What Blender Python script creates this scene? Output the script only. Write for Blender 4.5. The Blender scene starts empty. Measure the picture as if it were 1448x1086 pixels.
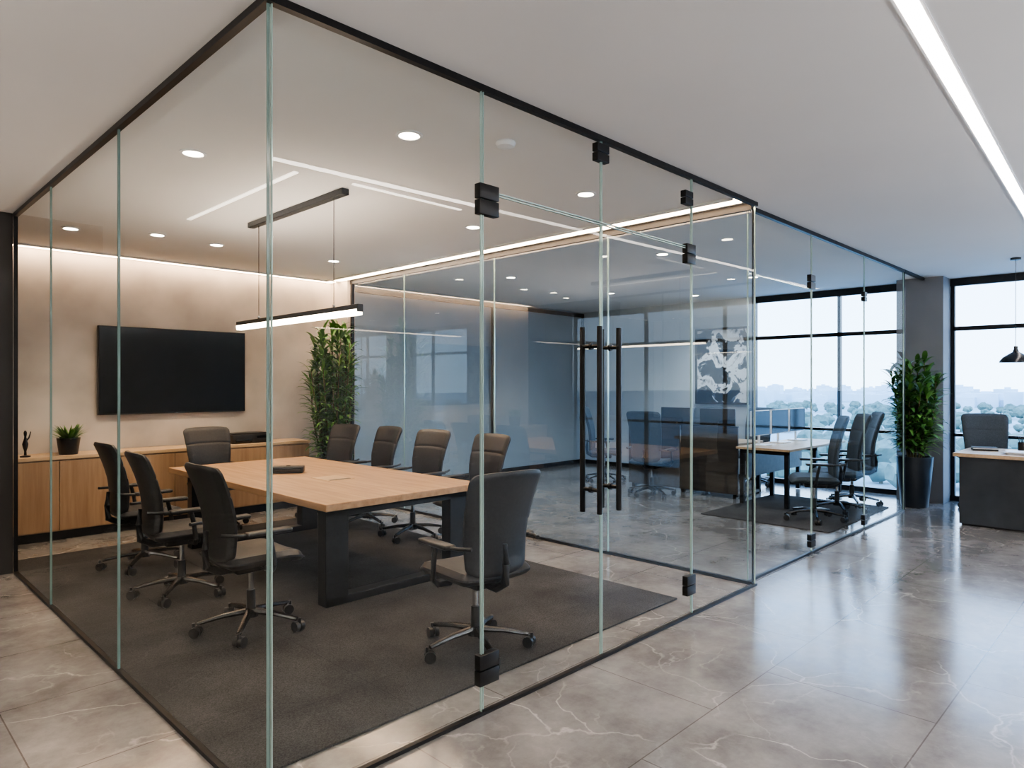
import bpy, bmesh, math, random
from mathutils import Vector, Matrix
R = math.radians
random.seed(7)
scene = bpy.context.scene
H = 2.967

# ------------------------------------------------------------------ materials
def newmat(name):
    m = bpy.data.materials.new(name); m.use_nodes = True
    nt = m.node_tree; b = nt.nodes['Principled BSDF']
    return m, nt, b
def setp(b, **k):
    names = {'col':'Base Color','rough':'Roughness','metal':'Metallic','spec':'Specular IOR Level','coat':'Coat Weight',
             'ecol':'Emission Color','estr':'Emission Strength'}
    for a, v in k.items():
        if a in ('col','ecol') and len(v) == 3: v = (*v, 1)
        b.inputs[names[a]].default_value = v
def noise_mat(name, c1, c2, scale=5, rough=.5, metal=0, bump=0, stretch=(1,1,1), detail=4, spec=.5, bscale=None):
    m, nt, b = newmat(name); N = nt.nodes; L = nt.links
    tc = N.new('ShaderNodeTexCoord'); mp = N.new('ShaderNodeMapping'); mp.inputs['Scale'].default_value = stretch
    no = N.new('ShaderNodeTexNoise'); no.inputs['Scale'].default_value = scale; no.inputs['Detail'].default_value = detail
    cr = N.new('ShaderNodeValToRGB'); cr.color_ramp.elements[0].color = (*c1,1); cr.color_ramp.elements[1].color = (*c2,1)
    cr.color_ramp.elements[0].position = .3; cr.color_ramp.elements[1].position = .7
    L.new(tc.outputs['Object'], mp.inputs[0]); L.new(mp.outputs[0], no.inputs[0]); L.new(no.outputs[0], cr.inputs[0]); L.new(cr.outputs[0], b.inputs['Base Color'])
    setp(b, rough=rough, metal=metal, spec=spec)
    if bump:
        n2 = N.new('ShaderNodeTexNoise'); n2.inputs['Scale'].default_value = bscale or scale*4
        L.new(mp.outputs[0], n2.inputs[0])
        bp = N.new('ShaderNodeBump'); bp.inputs['Strength'].default_value = bump; bp.inputs['Distance'].default_value = .01
        L.new(n2.outputs[0], bp.inputs['Height']); L.new(bp.outputs[0], b.inputs['Normal'])
    return m
def emis(name, col, s):
    m, nt, b = newmat(name); setp(b, col=(.8,.8,.8), ecol=col, estr=s); return m

M_black = noise_mat('black_metal', (.009,.009,.010), (.015,.015,.016), 20, .38, .3)
M_steel = noise_mat('dark_steel', (.04,.04,.042), (.065,.065,.067), 20, .25, .9)
M_chrome = noise_mat('chrome', (.5,.5,.5), (.6,.6,.6), 8, .18, 1)
M_leather = noise_mat('charcoal_leather', (.016,.016,.018), (.027,.027,.029), 60, .38, 0, .15, bscale=300)
M_fabric = noise_mat('blue_grey_fabric', (.03,.04,.05), (.05,.065,.08), 80, .7, 0, .2, bscale=300)
M_plastic = noise_mat('black_plastic', (.010,.010,.011), (.018,.018,.019), 30, .35)
M_ceil = noise_mat('ceiling_paint', (.72,.715,.71), (.76,.755,.75), .8, .85)
M_wall = noise_mat('wall_paint', (.52,.49,.46), (.58,.55,.52), 1.2, .85, 0, .05)
M_plaster = noise_mat('limewash_plaster', (.37,.335,.305), (.61,.56,.51), 1.5, .8, 0, .12, detail=9, bscale=9)
M_greywall = noise_mat('blue_grey_wall', (.42,.47,.51), (.50,.55,.59), .9, .6)
M_darkwall = noise_mat('dark_panel', (.025,.023,.022), (.045,.042,.04), 3, .4, .2, stretch=(1,1,.3))
M_col = noise_mat('column_paint', (.17,.18,.20), (.22,.23,.25), 1, .7)
M_paper = noise_mat('paper', (.75,.75,.75), (.85,.85,.85), 5, .8)
M_white = noise_mat('white_plastic', (.7,.72,.74), (.8,.82,.84), 5, .4)
M_leaf = noise_mat('leaf_green', (.03,.10,.018), (.09,.22,.045), 7, .38)
M_leaf2 = noise_mat('leaf_green_light', (.08,.21,.035), (.20,.40,.09), 7, .4)
M_stem = noise_mat('stem', (.10,.08,.04), (.16,.13,.07), 12, .8, 0, .3)
M_soil = noise_mat('soil', (.02,.014,.01), (.05,.035,.025), 40, .95, 0, .5)
M_pot = noise_mat('dark_ceramic', (.022,.027,.034), (.04,.047,.056), 4, .3)
M_screen = noise_mat('tv_screen', (.004,.004,.005), (.006,.006,.007), 2, .12, spec=.3)
M_led = emis('led_warm', (1,.80,.60), 10)
M_cove = emis('led_cove', (1,.68,.44), 15)
M_ledw = emis('led_neutral', (1,.88,.78), 18)
M_slot = emis('slot_diffuser', (1,.88,.76), 1.0)
M_bulb = emis('downlight_lens', (1,.84,.66), 24)

def wood(name, c1, c2, axis='X', rough=.4):
    st = {'X':(1.0,14,14),'Y':(14,1.0,14),'Z':(14,14,1.0)}[axis]
    return noise_mat(name, c1, c2, 1.6, rough, 0, .04, st, 8)
M_oakY = wood('oak_table', (.33,.19,.10), (.49,.31,.18), 'Y')
M_oakZ = wood('oak_cabinet', (.30,.18,.10), (.42,.275,.165), 'Z')
M_oakX = wood('oak_top', (.46,.32,.19), (.60,.43,.27), 'X')
M_brown = wood('dark_walnut', (.03,.024,.021), (.06,.05,.043), 'Y', .35)

def carpet():
    m = noise_mat('carpet', (.034,.0325,.032), (.082,.079,.077), 140, .95, 0, .6, bscale=260, spec=.15)
    nt = m.node_tree; N = nt.nodes; L = nt.links; b = N['Principled BSDF']
    src = b.inputs['Base Color'].links[0].from_socket
    tc = N.new('ShaderNodeTexCoord'); n = N.new('ShaderNodeTexNoise'); n.inputs['Scale'].default_value = 2.2; n.inputs['Detail'].default_value = 8
    L.new(tc.outputs['Object'], n.inputs[0])
    r = N.new('ShaderNodeMapRange'); r.inputs['From Min'].default_value = .3; r.inputs['From Max'].default_value = .7; r.inputs['To Min'].default_value = .7; r.inputs['To Max'].default_value = 1.3
    L.new(n.outputs[0], r.inputs[0])
    br = N.new('ShaderNodeTexBrick'); br.offset = 0; br.inputs['Scale'].default_value = 1; br.inputs['Brick Width'].default_value = 1.0; br.inputs['Row Height'].default_value = 1.0
    br.inputs['Mortar Size'].default_value = .002; br.inputs['Color1'].default_value = (1,1,1,1); br.inputs['Color2'].default_value = (.93,.93,.93,1); br.inputs['Mortar'].default_value = (.65,.65,.65,1)
    L.new(tc.outputs['Object'], br.inputs[0])
    mx = N.new('ShaderNodeVectorMath'); mx.operation = 'SCALE'
    m2 = N.new('ShaderNodeVectorMath'); m2.operation = 'MULTIPLY'
    L.new(src, mx.inputs[0]); L.new(r.outputs[0], mx.inputs['Scale']); L.new(mx.outputs[0], m2.inputs[0]); L.new(br.outputs['Color'], m2.inputs[1]); L.new(m2.outputs[0], b.inputs['Base Color'])
    return m
M_carpet = carpet()

def floor_mat():
    m, nt, b = newmat('stone_tile'); N = nt.nodes; L = nt.links
    tc = N.new('ShaderNodeTexCoord')
    n1 = N.new('ShaderNodeTexNoise'); n1.inputs['Scale'].default_value = 1.6; n1.inputs['Detail'].default_value = 12; n1.inputs['Roughness'].default_value = .72
    L.new(tc.outputs['Object'], n1.inputs[0])
    cr = N.new('ShaderNodeValToRGB')
    cr.color_ramp.elements[0].position = .34; cr.color_ramp.elements[0].color = (.135,.125,.119,1)
    cr.color_ramp.elements[1].position = .68; cr.color_ramp.elements[1].color = (.33,.31,.297,1)
    L.new(n1.outputs[0], cr.inputs[0])
    nd = N.new('ShaderNodeTexNoise'); nd.inputs['Scale'].default_value = 1.1; nd.inputs['Detail'].default_value = 7
    L.new(tc.outputs['Object'], nd.inputs[0])
    def veins(dist, scale, width, lo, hi, strength):
        sc = N.new('ShaderNodeVectorMath'); sc.operation = 'SCALE'; sc.inputs['Scale'].default_value = dist
        L.new(nd.outputs['Color'], sc.inputs[0])
        ad = N.new('ShaderNodeVectorMath'); L.new(tc.outputs['Object'], ad.inputs[0]); L.new(sc.outputs[0], ad.inputs[1])
        vo = N.new('ShaderNodeTexVoronoi'); vo.feature = 'DISTANCE_TO_EDGE'; vo.inputs['Scale'].default_value = scale
        L.new(ad.outputs[0], vo.inputs['Vector'])
        vr = N.new('ShaderNodeMapRange'); vr.inputs['From Min'].default_value = .0; vr.inputs['From Max'].default_value = width
        vr.inputs['To Min'].default_value = strength; vr.inputs['To Max'].default_value = 0
        L.new(vo.outputs['Distance'], vr.inputs[0])
        nm = N.new('ShaderNodeTexNoise'); nm.inputs['Scale'].default_value = 2.0+scale*.3; L.new(tc.outputs['Object'], nm.inputs[0])
        nr = N.new('ShaderNodeMapRange'); nr.inputs['From Min'].default_value = lo; nr.inputs['From Max'].default_value = hi
        L.new(nm.outputs[0], nr.inputs[0])
        mu = N.new('ShaderNodeMath'); mu.operation = 'MULTIPLY'; L.new(vr.outputs[0], mu.inputs[0]); L.new(nr.outputs[0], mu.inputs[1])
        return mu.outputs[0]
    v1 = veins(.9, 1.1, .009, .38, .6, .7); v2 = veins(1.5, 2.3, .022, .48, .68, .35)
    mxm = N.new('ShaderNodeMath'); mxm.operation = 'MAXIMUM'; L.new(v1, mxm.inputs[0]); L.new(v2, mxm.inputs[1])
    mx = N.new('ShaderNodeMix'); mx.data_type = 'RGBA'; mx.inputs['B'].default_value = (.55,.51,.48,1)
    L.new(mxm.outputs[0], mx.inputs['Factor']); L.new(cr.outputs[0], mx.inputs['A'])
    br = N.new('ShaderNodeTexBrick'); br.offset = .5
    br.inputs['Scale'].default_value = 1; br.inputs['Brick Width'].default_value = 1.2; br.inputs['Row Height'].default_value = .8
    br.inputs['Mortar Size'].default_value = .003; br.inputs['Mortar Smooth'].default_value = 0
    br.inputs['Color1'].default_value = (1,1,1,1); br.inputs['Color2'].default_value = (.88,.88,.88,1); br.inputs['Mortar'].default_value = (.5,.47,.45,1)
    L.new(tc.outputs['Object'], br.inputs[0])
    m2 = N.new('ShaderNodeMix'); m2.data_type = 'RGBA'; m2.blend_type = 'MULTIPLY'; m2.inputs['Factor'].default_value = 1
    L.new(mx.outputs['Result'], m2.inputs['A']); L.new(br.outputs['Color'], m2.inputs['B']); L.new(m2.outputs['Result'], b.inputs['Base Color'])
    rr = N.new('ShaderNodeMapRange'); rr.inputs['To Min'].default_value = .06; rr.inputs['To Max'].default_value = .27
    L.new(n1.outputs[0], rr.inputs[0]); L.new(rr.outputs[0], b.inputs['Roughness'])
    setp(b, spec=1.0)
    return m
M_floor = floor_mat()

def glass_mat(name, tint, base, graz, power=4):
    m = bpy.data.materials.new(name); m.use_nodes = True; nt = m.node_tree; N = nt.nodes; L = nt.links
    N.clear(); out = N.new('ShaderNodeOutputMaterial')
    tr = N.new('ShaderNodeBsdfTransparent'); tr.inputs[0].default_value = (*tint,1)
    gl = N.new('ShaderNodeBsdfGlossy'); gl.inputs['Roughness'].default_value = .01; gl.inputs['Color'].default_value = (.95,.98,1,1)
    lw = N.new('ShaderNodeLayerWeight'); lw.inputs['Blend'].default_value = .5
    pw = N.new('ShaderNodeMath'); pw.operation = 'POWER'; pw.inputs[1].default_value = power
    ma = N.new('ShaderNodeMath'); ma.operation = 'MULTIPLY_ADD'; ma.inputs[1].default_value = graz; ma.inputs[2].default_value = base
    mx = N.new('ShaderNodeMixShader')
    L.new(lw.outputs['Facing'], pw.inputs[0]); L.new(pw.outputs[0], ma.inputs[0]); L.new(ma.outputs[0], mx.inputs[0])
    L.new(tr.outputs[0], mx.inputs[1]); L.new(gl.outputs[0], mx.inputs[2]); L.new(mx.outputs[0], out.inputs[0])
    return m
M_glass = glass_mat('clear_glass', (.935,.965,.957), .045, .3)
M_glassf = glass_mat('antireflective_glass', (.945,.97,.965), .025, .09)
M_glassd = glass_mat('divider_glass', (.87,.93,.965), .115, .42)
M_glassr = glass_mat('rear_glass', (.90,.94,.97), .035, .25)
M_winglass = glass_mat('window_glass', (.93,.97,1), .03, .5)
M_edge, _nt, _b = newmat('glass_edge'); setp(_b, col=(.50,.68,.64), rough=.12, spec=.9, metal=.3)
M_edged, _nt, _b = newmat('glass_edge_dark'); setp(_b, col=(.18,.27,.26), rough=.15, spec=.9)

# ------------------------------------------------------------------ mesh builder
class MB:
    def __init__(s): s.bm = bmesh.new(); s.mats = []
    def mi(s, m):
        if m not in s.mats: s.mats.append(m)
        return s.mats.index(m)
    def box(s, a, b, m, bev=0, seg=2, mtx=None):
        i = s.mi(m); a = Vector(a); b = Vector(b); t = bmesh.new()
        bmesh.ops.create_cube(t, size=1)
        for v in t.verts: v.co = Vector([(a[k]+b[k])/2 + v.co[k]*(b[k]-a[k]) for k in range(3)])
        if bev: bmesh.ops.bevel(t, geom=t.edges[:], offset=bev, segments=seg, affect='EDGES', profile=.5)
        s.add(t, i, mtx)
    def add(s, t, i, mtx=None):
        if mtx: t.transform(mtx)
        mp = {}
        for v in t.verts: mp[v] = s.bm.verts.new(v.co)
        for f in t.faces:
            try: nf = s.bm.faces.new([mp[v] for v in f.verts]); nf.material_index = i
            except ValueError: pass
        t.free()
    def cyl(s, p, q, r, m, r2=None, n=16, mtx=None):
        i = s.mi(m); p = Vector(p); q = Vector(q); d = q-p; t = bmesh.new()
        bmesh.ops.create_cone(t, cap_ends=True, segments=n, radius1=r, radius2=r if r2 is None else r2, depth=d.length)
        t.transform(Matrix.Translation((p+q)/2) @ d.to_track_quat('Z','Y').to_matrix().to_4x4())
        s.add(t, i, mtx)
    def tube(s, pts, r, m, n=10, rs=None, flat=1):
        i = s.mi(m); pts = [Vector(p) for p in pts]; rings = []
        for k, p in enumerate(pts):
            d = (pts[min(k+1,len(pts)-1)] - pts[max(k-1,0)]).normalized()
            q = d.to_track_quat('Z','Y'); rr = rs[k] if rs else r
            rings.append([s.bm.verts.new(p + q @ Vector((rr*math.cos(2*math.pi*j/n), rr*flat*math.sin(2*math.pi*j/n), 0))) for j in range(n)])
        for k in range(len(rings)-1):
            for j in range(n):
                f = s.bm.faces.new([rings[k][j], rings[k][(j+1)%n], rings[k+1][(j+1)%n], rings[k+1][j]]); f.material_index = i
        for rg in (rings[0][::-1], rings[-1]):
            f = s.bm.faces.new(rg); f.material_index = i
    def lathe(s, prof, m, c=(0,0,0), n=32):
        i = s.mi(m); rings = []
        for r, z in prof:
            rings.append([s.bm.verts.new((c[0]+r*math.cos(2*math.pi*j/n), c[1]+r*math.sin(2*math.pi*j/n), c[2]+z)) for j in range(n)])
        for k in range(len(rings)-1):
            for j in range(n):
                f = s.bm.faces.new([rings[k][j], rings[k][(j+1)%n], rings[k+1][(j+1)%n], rings[k+1][j]]); f.material_index = i
        f = s.bm.faces.new(rings[0][::-1]); f.material_index = i
        f = s.bm.faces.new(rings[-1]); f.material_index = i
    def slab(s, fn, nu, nv, m):
        i = s.mi(m); g = []
        for sd in (0,1):
            g.append([[s.bm.verts.new(fn(-1+2*a/nu, b/nv, sd)) for a in range(nu+1)] for b in range(nv+1)])
        def F(l):
            f = s.bm.faces.new(l); f.material_index = i
        for b in range(nv):
            for a in range(nu):
                A = g[0]; F([A[b][a],A[b][a+1],A[b+1][a+1],A[b+1][a]])
                A = g[1]; F([A[b][a],A[b+1][a],A[b+1][a+1],A[b][a+1]])
        for a in range(nu):
            F([g[0][0][a],g[1][0][a],g[1][0][a+1],g[0][0][a+1]]); F([g[0][nv][a],g[0][nv][a+1],g[1][nv][a+1],g[1][nv][a]])
        for b in range(nv):
            F([g[0][b][0],g[0][b+1][0],g[1][b+1][0],g[1][b][0]]); F([g[0][b][nu],g[1][b][nu],g[1][b+1][nu],g[0][b+1][nu]])
    def quad(s, ps, m):
        f = s.bm.faces.new([s.bm.verts.new(p) for p in ps]); f.material_index = s.mi(m)
    def mesh(s, name, smooth=True, recalc=True):
        if recalc: bmesh.ops.recalc_face_normals(s.bm, faces=s.bm.faces[:])
        me = bpy.data.meshes.new(name); s.bm.to_mesh(me); s.bm.free()
        for m in s.mats: me.materials.append(m)
        if smooth:
            me.polygons.foreach_set('use_smooth', [True]*len(me.polygons)); me.set_sharp_from_angle(angle=R(35))
        return me
    def obj(s, name, loc=(0,0,0), rot=0, smooth=True, recalc=True):
        o = bpy.data.objects.new(name, s.mesh(name, smooth, recalc)); scene.collection.objects.link(o)
        o.location = loc; o.rotation_euler = (0,0,rot); return o
def inst(name, me, loc, rot=0):
    o = bpy.data.objects.new(name, me); scene.collection.objects.link(o); o.location = loc; o.rotation_euler = (0,0,rot); return o
def sbox(name, a, b, m, bev=0):
    k = MB(); k.box(a, b, m, bev); return k.obj(name)

# ------------------------------------------------------------------ room shell
XW = 10.6
sbox('floor', (-3.2,-4.2,-.12), (XW+.2,8.65,0), M_floor)
sbox('ceiling', (-3.2,-4.2,H), (XW+.2,8.65,H+.15), M_ceil)
sbox('wall_back', (.4,8.45,0), (5.02,8.65,H), M_plaster)
sbox('wall_left', (-3.2,-4.2,0), (-3,8.65,H), M_wall)
sbox('wall_rear', (-3,-4.2,0), (XW,-4,H), M_wall)
sbox('wall_far_left', (-3,8.45,0), (.4,8.65,H), M_darkwall)
sbox('wall_dark_panel', (.5,6.87,0), (1.125,8.45,H), M_darkwall)
sbox('wall_return', (5.02,8.05,0), (5.14,8.65,H), M_plaster)
sbox('wall_back_office', (5.14,8.45,0), (XW+.2,8.65,H), M_greywall)
sbox('wall_office_side', (XW,4.95,0), (XW+.2,8.45,H), M_greywall)
sbox('wall_column', (10.25,2.2,0), (XW+.2,2.75,H), M_col)
sbox('trim_1', (5.14,8.43,0), (XW,8.45,.08), M_black)
sbox('trim_2', (XW-.02,4.95,0), (XW,8.43,.08), M_black)
k = MB()
for x in (5.2, 8.1, 10.55): k.box((x-.02,8.38,0), (x+.02,8.43,H-.05), M_black)
k.box((5.15,8.38,H-.1), (10.57,8.43,H-.03), M_black)
k.quad([(5.2,8.4,.08),(10.5,8.4,.08),(10.5,8.4,H-.1),(5.2,8.4,H-.1)], M_glassr)
k.obj('glass_partition_rear', smooth=False)

def window(name, y0, y1, mull):
    k = MB(); x0, x1 = XW+.02, XW+.09
    k.box((x0,y0,H-.10),(x1,y1,H), M_black); k.box((x0,y0,0),(x1,y1,.07), M_black)
    k.box((x0,y0+.03,2.27),(x1,y1-.03,2.325), M_black); k.box((x0,y0+.03,.86),(x1,y1-.03,.90), M_steel)
    for y in mull: k.box((x0,y-.022,.07),(x1,y+.022,H-.1), M_black)
    k.quad([(x0+.03,y0,.07),(x0+.03,y1,.07),(x0+.03,y1,H-.1),(x0+.03,y0,H-.1)], M_winglass)
    return k.obj(name, smooth=False)
window('window_1', 2.75, 4.95, (2.78,3.62,4.92))
window('window_2', -4.0, 2.2, (2.17,.75,-.75,-2.3,-3.97))

# ------------------------------------------------------------------ glass walls
def pane(k, p0, p1, z0, z1, mat, edges=True, em=None):
    p0 = Vector((*p0,0)); p1 = Vector((*p1,0)); d = (p1-p0).normalized(); n = Vector((-d.y,d.x,0))*.006; e = d*.007
    a = p0+d*.003; b = p1-d*.003
    k.quad([(a.x,a.y,z0),(b.x,b.y,z0),(b.x,b.y,z1),(a.x,a.y,z1)], mat)
    if edges:
        em = em or M_edge
        for q, s in ((a,1),(b,-1)):
            ps = [q-n, q+n, q+n+e*s*.5, q-n+e*s*.5]
            lo = [k.bm.verts.new((v.x,v.y,z0)) for v in ps]; hi = [k.bm.verts.new((v.x,v.y,z1)) for v in ps]; i = k.mi(em)
            for j in range(4):
                f = k.bm.faces.new([lo[j],lo[(j+1)%4],hi[(j+1)%4],hi[j]]); f.material_index = i
Zb, Zt = .018, H-.025
XL, YF, XD = 1.14, 2.35, 5.08
k = MB()
ys = [YF, 4.10, 5.63, 6.85]
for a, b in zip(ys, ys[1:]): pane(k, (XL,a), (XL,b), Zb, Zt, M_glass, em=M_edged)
k.box((XL-.016,YF-.016,H-.03),(XL+.016,6.86,H), M_black); k.box((XL-.012,YF-.012,0),(XL+.012,6.86,.02), M_black)
k.box((XL-.014,6.835,.02),(XL+.014,6.86,H-.03), M_black)
k.obj('glass_wall_left', smooth=False, recalc=False)
DT = 2.47
def clamp(k, x, y, z, w=.13, h=.15):
    k.box((x-w/2,y-.020,z-h/2),(x+w/2,y+.020,z-.003), M_black, .003); k.box((x-w/2,y-.020,z+.003),(x+w/2,y+.020,z+h/2), M_black, .003)
k = MB(); pane(k, (XL+.006,YF), (2.19,YF), Zb, Zt, M_glass); k.obj('glass_wall_front', smooth=False, recalc=False)
k = MB(); pane(k, (4.12,YF), (XD,YF), Zb, Zt, M_glassf); k.obj('glass_wall_front', smooth=False, recalc=False)
k = MB()
for a, b in ((2.193,3.116),(3.116,4.117)):
    pane(k, (a,YF), (b,YF), DT+.008, Zt, M_glassf)
    k.box((a,YF-.006,DT+.004),(b,YF+.006,DT+.010), M_edge)
clamp(k, 3.116, YF, DT+.40, .11, .1); clamp(k, 4.062, YF, DT+.33, .10, .09)
k.obj('glass_transom', smooth=False, recalc=False)
sbox('trim_head_track', (XL+.017,YF-.016,H-.03),(XD+.02,YF+.016,H), M_black)
sbox('trim_floor_track', (XL+.013,YF-.012,0),(XD+.012,YF+.012,.017), M_black)
def door(name, a, b, hx, hinge):
    k = MB(); pane(k, (a+.002,YF), (b-.002,YF), .028, DT-.003, M_glassf)
    k.box((a,YF-.006,DT-.008),(b,YF+.006,DT-.003), M_edge)
    for z in (.215, DT-.04): clamp(k, hinge+(.035 if hinge<3 else -.03), YF, z, .125 if hinge<3 else .11, .145 if hinge<3 else .13)
    for s in (-1,1):
        y = YF+s*.06
        k.cyl((hx,y,.84),(hx,y,1.88), .0155, M_black, n=20)
        for z in (.97,1.77): k.cyl((hx,YF+s*.004,z),(hx,y,z), .011, M_black); k.cyl((hx,YF+s*.001,z),(hx,YF+s*.008,z), .019, M_black, n=20)
    return k.obj(name, recalc=False)
door('door_1', 2.19, 3.116, 3.025, 2.19)
door('door_2', 3.116, 4.12, 3.205, 4.12)
k = MB()
yd = [YF+.01, 3.75, 5.25, 6.85, 8.03]
for a, b in zip(yd, yd[1:]): pane(k, (XD,a), (XD,b), Zb, Zt-.02, M_glassd)
k.box((XD-.02,YF+.02,H-.055),(XD+.02,8.05,H), M_black); k.box((XD-.014,YF+.02,0),(XD+.014,8.05,.025), M_black)
k.box((XD-.018,8.0,.04),(XD+.018,8.04,H-.055), M_black)
k.box((XD-.006,YF+.012,.02),(XD+.010,YF+.022,H-.05), M_black)
k.obj('glass_wall_divider', smooth=False, recalc=False)
YO = 2.43
k = MB()
xo = [5.12, 6.42, 7.89, 9.35]
for a, b in zip(xo, xo[1:]): pane(k, (a,YO), (b,YO), Zb, Zt, M_glassf)
k.box((5.11,YO-.016,H-.035),(9.36,YO+.016,H), M_black); k.box((5.11,YO-.012,0),(9.35,YO+.012,.018), M_black)
k.box((9.35,YO-.012,.0),(9.37,YO+.012,H-.035), M_black)
clamp(k, 6.42, YO, 2.5, .11, .13); clamp(k, 6.42, YO, .12, .11, .12); clamp(k, 7.89, YO, .10, .09, .11); clamp(k, 7.89, YO, 2.5, .08, .1)
k.box((5.14,YO-.005,2.43),(6.42,YO+.005,2.436), M_edge)
k.obj('glass_wall_office', smooth=False, recalc=False)
sbox('trim_office_track', (9.375,YO-.016,H-.035),(10.25,YO+.016,H), M_black)

# ------------------------------------------------------------------ rug + ceiling items
sbox('carpet_rug', (1.16,2.60,0.0005), (4.36,7.3,.012), M_carpet, .004)
sbox('office_rug', (7.4,2.62,0.0005), (9.45,4.1,.012), M_carpet, .004)
sbox('cove_light_back', (1.14,8.31,H-.006), (5.0,8.43,H+.01), M_cove)
sbox('cove_light_divider', (4.87,2.42,H-.006), (5.0,8.2,H+.01), M_cove)
k = MB(); k.box((1.14,8.26,H-.015),(4.86,8.30,H+.01), M_ceil); k.box((4.82,2.42,H-.015),(4.86,8.26,H+.01), M_ceil); k.obj('trim_cove', smooth=False)
def ledline(name, p, q, w, m):
    p = Vector((*p,H)); q = Vector((*q,H)); d = (q-p).normalized(); n = Vector((-d.y,d.x,0))
    k = MB()
    for off, ww, mm, z in ((0,w,m,.008),(w/2+.006,.012,M_white,.006),(-w/2-.006,.012,M_white,.006)):
        a = [p+n*(off-ww/2), p+n*(off+ww/2), q+n*(off+ww/2), q+n*(off-ww/2)]
        lo = [k.bm.verts.new((v.x,v.y,H-z)) for v in a]; hi = [k.bm.verts.new((v.x,v.y,H+.01)) for v in a]; j = k.mi(mm)
        k.bm.faces.new(lo).material_index = j; k.bm.faces.new(hi).material_index = j
        for t in range(4): k.bm.faces.new([lo[t],lo[(t+1)%4],hi[(t+1)%4],hi[t]]).material_index = j
    return k.obj(name, smooth=False)
ledline('ceiling_led_strip', (.4,.61), (10.3,1.04), .065, M_ledw)
sbox('ceiling_slot_diffuser', (2.20,4.18,H-.006), (2.235,6.04,H+.01), M_slot)
sbox('ceiling_slot_diffuser', (2.63,4.13,H-.006), (3.63,4.16,H+.01), M_slot)
k = MB(); k.lathe([(.055,0),(.06,-.01),(.05,-.028),(.02,-.035)], M_white); k.obj('smoke_detector', (2.8,2.8,H))
kb = MB(); kb.lathe([(.062,.004),(.075,.004),(.078,-.006),(.060,-.008),(.055,.002)], M_white); kb.lathe([(.052,.0),(.052,-.004)], M_bulb)
ME_dl = kb.mesh('downlight')
def downlight(x, y, e=18, col=(1,.76,.53)):
    inst('ceiling_downlight', ME_dl, (x,y,H))
    l = bpy.data.lights.new('downlight_beam','SPOT'); l.energy = e; l.color = col; l.spot_size = R(125); l.spot_blend = .8; l.shadow_soft_size = .05
    o = bpy.data.objects.new('downlight_beam', l); scene.collection.objects.link(o); o.location = (x,y,H-.03)
for x, y in ((1.60,4.29),(2.34,3.11),(1.60,7.16),(2.24,6.88),(2.82,6.95),(3.98,3.14),(4.11,4.52),(4.13,6.91)): downlight(x, y, 40)
for x, y, e in ((6.4,4.0,45),(6.4,6.3,60),(8.6,4.0,45),(8.6,6.3,60),(9.75,5.5,70)): downlight(x, y, e, (.86,.93,1))  # last one is added to brighten the wall at the painting
for x, y in ((-1.2,1.2),(-1.2,4.6),(-.2,-1.5),(3.0,-1.5)): downlight(x, y, 50, (1,.86,.72))  # out-of-view downlights added to light the open office

def ceiling_fill_light(x, y, z, lx, ly, e, col):
    l = bpy.data.lights.new('ceiling_fill_light','AREA'); l.shape = 'RECTANGLE'; l.size = lx; l.size_y = ly; l.energy = e; l.color = col
    o = bpy.data.objects.new('ceiling_fill_light', l); scene.collection.objects.link(o); o.location = (x,y,z); o.rotation_euler = (math.pi,0,0)
def fill_pendant(x, y, lx, ly, e, col, z=2.35):  # invented pendants out of view, added to brighten the ceiling
    k = MB(); k.box((-lx/2,-ly/2,0),(lx/2,ly/2,.05), M_black, .004); k.box((-lx/2+.01,-ly/2+.006,-.004),(lx/2-.01,ly/2-.006,.004), M_led)
    for s in (-.4,.4): k.cyl((lx*s if lx>ly else 0, ly*s if ly>lx else 0,.04),(lx*s if lx>ly else 0, ly*s if ly>lx else 0,H-z-.005), .003, M_black, n=8)
    k.obj('added_fill_pendant', (x,y,z), smooth=False)
    ceiling_fill_light(x, y, z+.06, lx*.95, ly*.8, e, col)
for x in (1.2,4.6,8.0): fill_pendant(x, -1.7, 2.0, .08, 85, (.97,.98,1), 2.15)
for y in (1.8,5.4): fill_pendant(-1.7, y, .08, 2.0, 60, (1,.89,.78), 2.15)

k = MB(); X = 2.655
k.box((X-.03,4.28,H-.045),(X+.03,5.81,H+.0), M_black, .004)
for y in (5.656,4.44): k.cyl((X,y,2.11),(X,y,H-.04), .003, M_black, n=8); k.cyl((X,y,2.115),(X,y,2.14), .009, M_steel)
k.box((X-.024,4.09,2.065),(X+.024,6.06,2.12), M_black, .004)
k.box((X-.022,4.10,2.045),(X+.022,6.05,2.066), M_led)
k.box((X-.0255,4.10,2.060),(X-.0235,6.05,2.084), M_led)
k.obj('added_fill_pendant', smooth=False)
ceiling_fill_light(X, 5.075, 2.13, .04, 1.9, 12, (1,.82,.66))  # upward light added over the table pendant to lift the room ceiling

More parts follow.
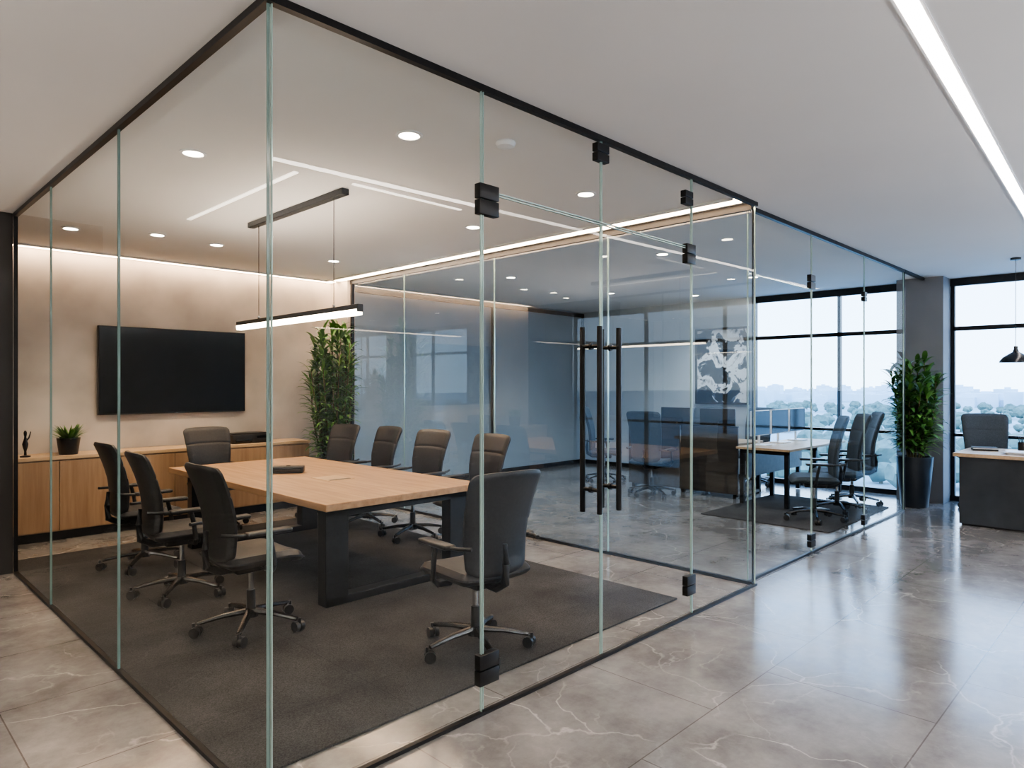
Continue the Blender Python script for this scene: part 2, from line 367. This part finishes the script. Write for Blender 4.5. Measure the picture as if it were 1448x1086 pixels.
# ------------------------------------------------------------------ table
k = MB()
tx0, tx1, ty0, ty1 = 2.38, 3.82, 4.08, 7.0
k.box((tx0,ty0,.70),(tx1,ty1,.75), M_oakY, .004)
k.box((tx0+.12,ty0+.12,.66),(tx1-.12,ty1-.12,.70), M_black)
for y in (4.20, 6.60):
    for x0 in (tx0+.07, tx1-.07-.18): k.box((x0,y,.0125),(x0+.18,y+.11,.70), M_black, .005)
    k.box((tx0+.07,y,.0125),(tx1-.07,y+.11,.07), M_black, .005); k.box((tx0+.07,y,.63),(tx1-.07,y+.11,.70), M_black, .005)
k.box((2.98,5.05,.7495),(3.22,5.35,.7525), M_oakX, .001); k.box((3.0,5.07,.751),(3.2,5.11,.7535), M_black)
k.obj('conference_table', smooth=False)
k = MB(); k.box((-.14,-.055,0),(.14,.055,.06), M_plastic, .012, 3); k.box((-.12,-.058,.012),(.12,-.052,.045), M_steel, .002); k.cyl((0,0,.06),(0,0,.064), .02, M_steel)
k.obj('conference_speakerphone', (3.0,5.8,.7535), R(-38))

# ------------------------------------------------------------------ office chair (faces +x)
def make_chair(name, mback, mseat, hi=1.05):
    k = MB()
    z0, z1 = .47, hi
    def back(u, v, s):
        w = .205 + .048*v - .03*max(0,(v-.93)/.07)**2 - .04*max(0,(.10-v)/.10)**2
        z = z0 + (z1-z0)*v - .012*(abs(u)**4)*(1 if v>.5 else -1)
        x = -.225 - .13*v**1.3 + .045*math.sin(v*math.pi*.95)*.9 + .045*u*u*(.5+.5*v)
        edge = min(1, (1-abs(u))/.12, ) if abs(u)<1 else 0
        ev = min(1, v/.05, (1-v)/.05)
        th = .008 + .018*math.sqrt(max(0,min(edge,1)))*math.sqrt(max(0,ev))
        if s == 0 and abs(v-.72) < .012: th -= .006
        return Vector((x + (th if s==0 else -th), u*w, z))
    k.slab(back, 18, 42, mback)
    def seat(u, v, s):
        x = -.235 + .49*v
        w = .25 - .035*max(0,(v-.85)/.15)**2 - .03*max(0,(.12-v)/.12)**2
        edge = min(1,(1-abs(u))/.14); ev = min(1, v/.08, (1-v)/.10)
        th = .035*math.sqrt(max(0,edge))*math.sqrt(max(0,ev))
        zc = .465 - .03*max(0,(v-.75)/.25)**2 + .012*u*u
        return Vector((x, u*w, zc + (th+.006 if s==0 else -th*.9-.004)))
    k.slab(seat, 18, 22, mseat)
    k.tube([(-.05,0,.405),(-.20,0,.40),(-.275,0,.44),(-.285,0,.55),(-.275,0,.66)], .024, M_plastic, rs=[.03,.028,.026,.022,.014])
    k.box((-.13,-.09,.375),(.11,.09,.432), M_plastic, .015, 3)
    k.cyl((.02,-.16,.40),(.02,-.09,.40), .007, M_plastic, n=8)
    for s in (-1,1):
        k.tube([(.02,s*.16,.41),(.02,s*.25,.415),(.015,s*.285,.45),(.0,s*.290,.56),(-.02,s*.290,.645)], .017, M_plastic, rs=[.017,.017,.018,.016,.015])
        k.box((-.16,s*.285-.038,.645),(.12,s*.285+.038,.672), M_plastic, .012, 3)
        k.tube([(-.14,s*.285,.655),(-.22,s*.27,.66),(-.285,s*.235,.665)], .011, M_plastic)
    k.cyl((0,0,.10),(0,0,.25), .03, M_plastic, .026, 20); k.cyl((0,0,.25),(0,0,.40), .017, M_chrome, n=16)
    k.cyl((0,0,.08),(0,0,.135), .045, M_steel, .036, 24)
    for i in range(5):
        a = 2*math.pi*i/5 + .3; c, s_ = math.cos(a), math.sin(a)
        k.tube([(c*.03,s_*.03,.115),(c*.16,s_*.16,.105),(c*.31,s_*.31,.078)], .02, M_steel, rs=[.028,.022,.016], n=8, flat=.75)
        C = Vector((c*.33,s_*.33,0)); k.cyl(C+Vector((0,0,.05)), C+Vector((0,0,.085)), .010, M_plastic, n=8)
        t = Vector((math.cos(a+1.1),math.sin(a+1.1),0)); W = C + Vector((-t.y,t.x,0))*.015 + Vector((0,0,.032))
        for sg in (-1,1): k.cyl(W+t*sg*.006, W+t*sg*.030, .032, M_plastic, n=20)
        k.cyl(W-t*.02+Vector((0,0,.004)), W+t*.02+Vector((0,0,.004)), .022, M_plastic, n=12)
    return k.mesh(name)
ME_ch = make_chair('conference_chair', M_leather, M_leather, 1.07)
ME_ch2 = make_chair('task_chair', M_fabric, M_fabric, 1.19)
zr = .0125
for x, y, a in ((1.92,4.20,0),(1.88,5.26,-4),(1.95,6.30,0),
                (4.22,4.70,178),(4.22,5.55,184),(4.22,6.38,176),(4.12,7.06,188),
                (3.02,7.42,-90),(2.70,2.95,84)):
    inst('conference_chair', ME_ch, (x,y,zr), R(a))
for x, y, a in ((7.95,2.98,118),(8.65,2.97,125),(9.33,3.02,120)):
    inst('task_chair', ME_ch2, (x,y,zr), R(a))
inst('task_chair', ME_ch2, (10.0,1.66,0), R(200))
for x, y, a in ((10.1,4.75,170),(10.1,5.55,190),(8.85,6.6,-60),(8.2,5.3,10)): inst('task_chair', ME_ch2, (x,y,0), R(a))

# ------------------------------------------------------------------ credenza + things
k = MB(); cx0, cx1, cy0, cy1 = 1.14, 4.42, 7.98, 8.44; ct = .84
k.box((cx0,cy0+.05,0),(cx1-.03,cy1,.09), M_black)
k.box((cx0,cy0+.02,.09),(cx1,cy1,ct-.035), M_oakZ)
k.box((cx0-.0,cy0-.005,ct-.035),(cx1+.01,cy1,ct), M_oakX, .003)
n = 6; w = (cx1-cx0)/n
for i in range(n): k.box((cx0+i*w+.003,cy0,.10),(cx0+(i+1)*w-.003,cy0+.02,ct-.05), M_oakZ, .002)
k.obj('credenza_cabinet', smooth=False)
k = MB(); k.box((2.13,8.385,1.22),(3.76,8.43,2.20), M_plastic, .005); k.box((2.14,8.381,1.235),(3.75,8.386,2.192), M_screen); k.box((2.93,8.379,1.224),(2.96,8.383,1.229), M_chrome)
k.box((2.7,8.42,1.5),(3.2,8.45,1.9), M_black); k.obj('wall_mounted_television', smooth=False)
k = MB(); k.box((-.24,-.14,0),(.24,.14,.11), M_plastic, .01); k.box((-.20,-.145,.015),(.0,-.139,.05), M_steel, .002); k.box((.06,-.145,.06),(.20,-.139,.09), M_screen, .001)
k.box((-.22,-.12,.11),(.22,.12,.125), M_plastic, .004); k.obj('desktop_printer', (3.70,8.2,ct))
k = MB()
k.lathe([(.045,0),(.045,.012),(.012,.02),(.010,.06),(.022,.10),(.026,.13),(.014,.17),(.008,.20),(.013,.22),(.015,.24),(.008,.258),(.002,.262)], M_black, n=20)
k.tube([(.0,0,.15),(.03,0,.19),(.045,0,.25)], .006, M_black, rs=[.009,.007,.004]); k.obj('abstract_figurine', (1.43,8.12,ct))

def leaf(k, base, d, up, L, w, m, droop=.35, n=5):
    i = k.mi(m); d = d.normalized(); side = d.cross(Vector((0,0,1)))
    if side.length < .05: side = Vector((1,0,0))
    side.normalize(); prev = None
    p = Vector(base); dirn = (d+Vector((0,0,up))).normalized()
    for j in range(n+1):
        t = j/n; ww = w*math.sin(math.pi*min(.97,(t*.86+.1)))**.8 if j<n else .0008
        nrm = side.cross(dirn)
        c = [k.bm.verts.new(p - side*ww + nrm*ww*.25), k.bm.verts.new(p), k.bm.verts.new(p + side*ww + nrm*ww*.25)]
        if prev:
            for a in (0,1):
                f = k.bm.faces.new([prev[a],prev[a+1],c[a+1],c[a]]); f.material_index = i
        prev = c; p = p + dirn*L/n; dirn = (dirn + Vector((0,0,-droop*(.6+t)*.6))).normalized()

def pot(k, r0, r1, h, m=M_pot):
    k.lathe([(r0*.96,0),(r0,.01),(r1,h-.01),(r1,h),(r1-.018,h),(r1-.022,h-.04),(.01,h-.045)], m, n=40)
    k.lathe([(r1-.025,h-.06),(r1-.025,h-.035),(.02,h-.03)], M_soil, n=24)
def small_plant(loc):
    k = MB(); pot(k, .085, .105, .17, M_plastic); rd = random.Random(3)
    for i in range(130):
        a = rd.uniform(0,6.28); el = rd.uniform(.3,2.2); leaf(k, (0.03*math.cos(a),.03*math.sin(a),.14), Vector((math.cos(a),math.sin(a),0)), el, rd.uniform(.13,.21), .010, rd.choice([M_leaf,M_leaf2]), .25, 4)
    return k.obj('potted_succulent', loc, recalc=False)
small_plant((1.80,8.14,ct))

def tall_plant(name, loc, pr0, pr1, ph, top, rad, seed, nstem, lper, Lr, shape='col', w=.022):
    rd = random.Random(seed); k = MB(); pot(k, pr0, pr1, ph)
    for s in range(nstem):
        a = 2.4*s+rd.uniform(-.3,.3); r = rad*(.15+.85*math.sqrt((s+.5)/nstem)); h = ph + (top-ph)*(1-.5*(r/rad)**1.5*rd.uniform(.3,1)) * rd.uniform(.93,1)
        b = Vector((.06*math.cos(a),.06*math.sin(a),ph-.05)); e = Vector((r*math.cos(a),r*math.sin(a),h))
        pts = []
        for j in range(7):
            t = j/6; p = b.lerp(e,t); p.x += .03*math.sin(t*5+s)*t; p.y += .03*math.cos(t*4+s)*t
            bulge = .35*math.sin(t*math.pi)
            p.x += (e.x-b.x)*bulge*.5; p.y += (e.y-b.y)*bulge*.5; pts.append(p)
        k.tube(pts, .008, M_stem, n=6, rs=[.011-.001*j for j in range(7)])
        for j in range(lper):
            t = .10+.90*(j/lper)+rd.uniform(-.02,.02); t = max(0,min(.999,t)); f = t*6; q = pts[int(f)].lerp(pts[int(f)+1], f-int(f))
            a2 = rd.uniform(0,6.28); leaf(k, q, Vector((math.cos(a2),math.sin(a2),0)), rd.uniform(.2,1.0)+.9*t**4, rd.uniform(*Lr)*(1.0 if shape=='col' else (1.15-.35*t)), w*rd.uniform(.8,1.2), rd.choice([M_leaf,M_leaf,M_leaf2]), rd.uniform(.25,.6))
    return k.obj(name, loc, recalc=False)
tall_plant('potted_dracaena', (4.54,7.62,0), .17, .20, .42, 2.46, .30, 11, 26, 56, (.16,.25), 'col', .022)
tall_plant('potted_palm_lily', (9.80,2.42,0), .155, .21, .64, 1.98, .28, 5, 18, 46, (.20,.28), 'b', .026)

# ------------------------------------------------------------------ abstract artwork
def art():
    m, nt, b = newmat('abstract_painting'); N = nt.nodes; L = nt.links
    tc = N.new('ShaderNodeTexCoord'); n = N.new('ShaderNodeTexNoise'); n.inputs['Scale'].default_value = 3.0; n.inputs['Detail'].default_value = 7; n.inputs['Distortion'].default_value = .5; n.inputs['Roughness'].default_value = .6
    L.new(tc.outputs['Object'], n.inputs[0]); cr = N.new('ShaderNodeValToRGB'); cr.color_ramp.interpolation = 'CONSTANT'
    e = cr.color_ramp.elements; e[0].color = (.006,.008,.011,1); e[1].position = .475; e[1].color = (.08,.10,.13,1)
    for p, c in ((.50,(.70,.73,.76,1)),(.60,(.40,.43,.47,1)),(.64,(.02,.022,.03,1))):
        x = e.new(p); x.color = c
    L.new(n.outputs[0], cr.inputs[0]); L.new(cr.outputs[0], b.inputs['Base Color']); setp(b, rough=.6, spec=.2); return m
k = MB(); ax = XW-.045; a0, a1, b0, b1 = 4.99, 5.95, 1.22, 2.50; ae = XW-.001
k.box((ax,a0,b0),(ae,a1,b0+.035), M_black); k.box((ax,a0,b1-.035),(ae,a1,b1), M_black); k.box((ax,a0,b0),(ae,a0+.035,b1), M_black); k.box((ax,a1-.035,b0),(ae,a1,b1), M_black)
k.box((ax+.015,a0+.03,b0+.03),(ae,a1-.03,b1-.03), art()); k.obj('framed_abstract_painting', smooth=False)

# ------------------------------------------------------------------ office furniture
def monitor(name, loc, rot, back=M_white):
    k = MB(); k.box((-.10,-.12,0),(.10,.12,.012), back, .004); k.cyl((-.03,0,.01),(-.03,0,.25), .016, back); k.box((-.03,-.27,.13),(-.0,.27,.46), back, .006); k.box((-.001,-.262,.138),(.003,.262,.452), M_screen)
    k.obj(name, loc, rot)
k = MB()
k.box((8.72,4.28,.72),(9.52,6.0,.75), M_oakX, .003)
k.box((8.68,4.26,.06),(8.715,5.12,.97), M_brown, .004); k.box((8.68,5.14,.06),(8.715,6.02,.97), M_brown, .004)
k.box((8.675,4.26,.97),(8.72,6.02,.985), M_black)
for y in (4.30,5.1,5.94): k.box((8.73,y,0),(8.78,y+.05,.72), M_black); k.box((9.44,y,0),(9.49,y+.05,.72), M_black); k.box((8.73,y,.02),(9.49,y+.05,.06), M_black)
k.obj('office_desk', smooth=False)
monitor('computer_monitor', (8.98,5.35,.751), 0, M_plastic); monitor('computer_monitor', (8.98,4.7,.751), 0, M_plastic)
k = MB(); k.box((8.35,3.42,.72),(10.3,4.12,.75), M_oakX, .003)
for x in (8.4,9.3,10.2): 
    for y in (3.46,4.04): k.box((x,y,.0125),(x+.05,y+.05,.72), M_black)
    k.box((x,3.46,.67),(x+.05,4.09,.72), M_black)
k.box((8.42,4.0,.35),(10.2,4.02,.68), M_brown)
k.obj('bench_desk', smooth=False)
for x in (8.72,9.32,9.92): monitor('computer_monitor', (x,3.95,.751), R(-90))
k = MB()
k.box((8.80,-.6,.76),(9.75,1.80,.80), M_oakX, .003)
k.box((8.86,-.55,.02),(8.90,1.75,.76), M_pot, .003); k.box((8.90,1.35,.02),(9.65,1.75,.76), M_pot, .003); k.box((8.90,-.55,.02),(9.65,-.15,.76), M_pot, .003)
k.box((8.88,-.53,0),(9.6,1.73,.03), M_black)
for z in (.28,.52): k.box((9.65,1.37,z),(9.665,1.73,z+.2), M_pot, .003)
k.box((8.855,.58,.05),(8.862,.59,.74), M_black)
k.obj('reception_desk', smooth=False)
k = MB(); rd = random.Random(2)
for i in range(5):
    k.box((-.15,-.11,i*.006),(.15,.11,i*.006+.004), M_paper if i%2 else M_white, mtx=Matrix.Rotation(rd.uniform(-.3,.3),4,'Z'))
k.obj('paper_stack', (9.1,1.25,.801), smooth=False)
k = MB(); k.box((-.08,-.22,0),(.08,.22,.018), M_plastic, .004)
for r in range(5):
    for c in range(14): k.box((-.068+r*.028,-.205+c*.0295,.018),(-.068+r*.028+.023,-.205+c*.0295+.025,.024), M_steel)
k.obj('computer_keyboard', (9.25,.75,.801), .1, smooth=False)
k = MB(); k.box((-.09,-.12,0),(.09,.12,.02), M_plastic, .003); k.box((-.085,-.115,.02),(.085,.115,.032), M_paper); k.box((-.09,-.12,.032),(.09,.12,.037), M_pot); k.obj('notebook', (9.35,1.6,.801), .3, smooth=False)
k = MB(); k.lathe([(.035,0),(.038,.005),(.038,.10),(.034,.10),(.033,.01)], M_black, n=24)
for a in (0,1.6,3.0,4.4): k.cyl((.01*math.cos(a),.01*math.sin(a),.012),(.032*math.cos(a),.032*math.sin(a),.16), .004, M_steel, n=8)
k.obj('pen_cup', (9.55,1.28,.801))
def domepend(loc):
    k = MB(); x, y, z = loc
    k.lathe([(.155,0),(.15,.02),(.12,.06),(.07,.095),(.03,.12),(.02,.15),(.02,.18),(.004,.185)], M_steel, loc, 32)
    k.lathe([(.05,.012),(.05,.018)], M_bulb, loc, 16); k.cyl((x,y,z+.18),(x,y,H-.02), .003, M_black, n=8); k.cyl((x,y,H-.025),(x,y,H), .05, M_steel, n=24)
    k.obj('dome_pendant_lamp')
domepend((9.36,1.31,1.80))

# ------------------------------------------------------------------ outside
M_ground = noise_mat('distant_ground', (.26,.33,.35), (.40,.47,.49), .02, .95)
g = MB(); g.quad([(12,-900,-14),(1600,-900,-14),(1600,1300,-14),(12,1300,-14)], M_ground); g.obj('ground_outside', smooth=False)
M_tree = noise_mat('hazy_foliage', (.09,.14,.12), (.19,.25,.21), .5, .9)  # distance haze is mixed into the foliage colour
k = MB(); rd = random.Random(9); i = k.mi(M_tree)
for n_ in range(520):
    d = rd.uniform(90,460); a = R(rd.uniform(-12,42)); x = 12+d*math.cos(a); y = d*math.sin(a); r = rd.uniform(1.2,3.2)
    t = bmesh.new(); bmesh.ops.create_icosphere(t, subdivisions=2, radius=r)
    for v in t.verts: v.co *= 1+rd.uniform(-.22,.22); v.co.z *= rd.uniform(.7,.9)
    t.transform(Matrix.Translation((x,y,-14+r*1.0))); k.add(t, i)
    k.cyl((x,y,-14),(x,y,-14+r), .3, M_stem, n=6)
k.obj('tree_line')
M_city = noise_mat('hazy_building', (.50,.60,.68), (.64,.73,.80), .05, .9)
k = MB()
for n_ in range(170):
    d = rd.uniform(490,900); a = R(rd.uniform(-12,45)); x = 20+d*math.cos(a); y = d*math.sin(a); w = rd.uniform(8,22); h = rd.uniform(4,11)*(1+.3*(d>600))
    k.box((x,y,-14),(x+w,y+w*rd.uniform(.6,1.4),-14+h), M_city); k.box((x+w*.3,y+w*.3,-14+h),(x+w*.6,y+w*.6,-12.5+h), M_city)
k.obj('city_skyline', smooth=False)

# ------------------------------------------------------------------ world + light
w = bpy.data.worlds.new('World'); scene.world = w; w.use_nodes = True; nt = w.node_tree; N = nt.nodes; L = nt.links
tc = N.new('ShaderNodeTexCoord'); sp = N.new('ShaderNodeSeparateXYZ'); cr = N.new('ShaderNodeValToRGB')
cr.color_ramp.elements[0].position = 0; cr.color_ramp.elements[0].color = (.62,.80,1,1)
cr.color_ramp.elements[1].position = .5; cr.color_ramp.elements[1].color = (.32,.57,1,1)
L.new(tc.outputs['Generated'], sp.inputs[0]); L.new(sp.outputs['Z'], cr.inputs[0]); L.new(cr.outputs[0], N['Background'].inputs[0]); N['Background'].inputs[1].default_value = 3.7
def portal(y0, y1):
    l = bpy.data.lights.new('window_portal','AREA'); l.shape = 'RECTANGLE'; l.size = y1-y0; l.size_y = H-.1; l.cycles.is_portal = True
    o = bpy.data.objects.new('window_portal', l); scene.collection.objects.link(o); o.location = (XW+.12,(y0+y1)/2,H/2)
    o.rotation_euler = (R(90),0,R(90))
portal(2.75,4.95); portal(-4,2.2)

# ------------------------------------------------------------------ camera
cam = bpy.data.cameras.new('camera'); co = bpy.data.objects.new('camera', cam); scene.collection.objects.link(co)
co.location = (0,0,1.56); co.rotation_euler = (R(90),0,R(44.46-90)); cam.sensor_width = 36; cam.lens = 963/1448*36; cam.clip_end = 3000
scene.camera = co
scene.view_settings.view_transform = 'AgX'; scene.view_settings.look = 'AgX - Medium High Contrast'; scene.view_settings.exposure = .8
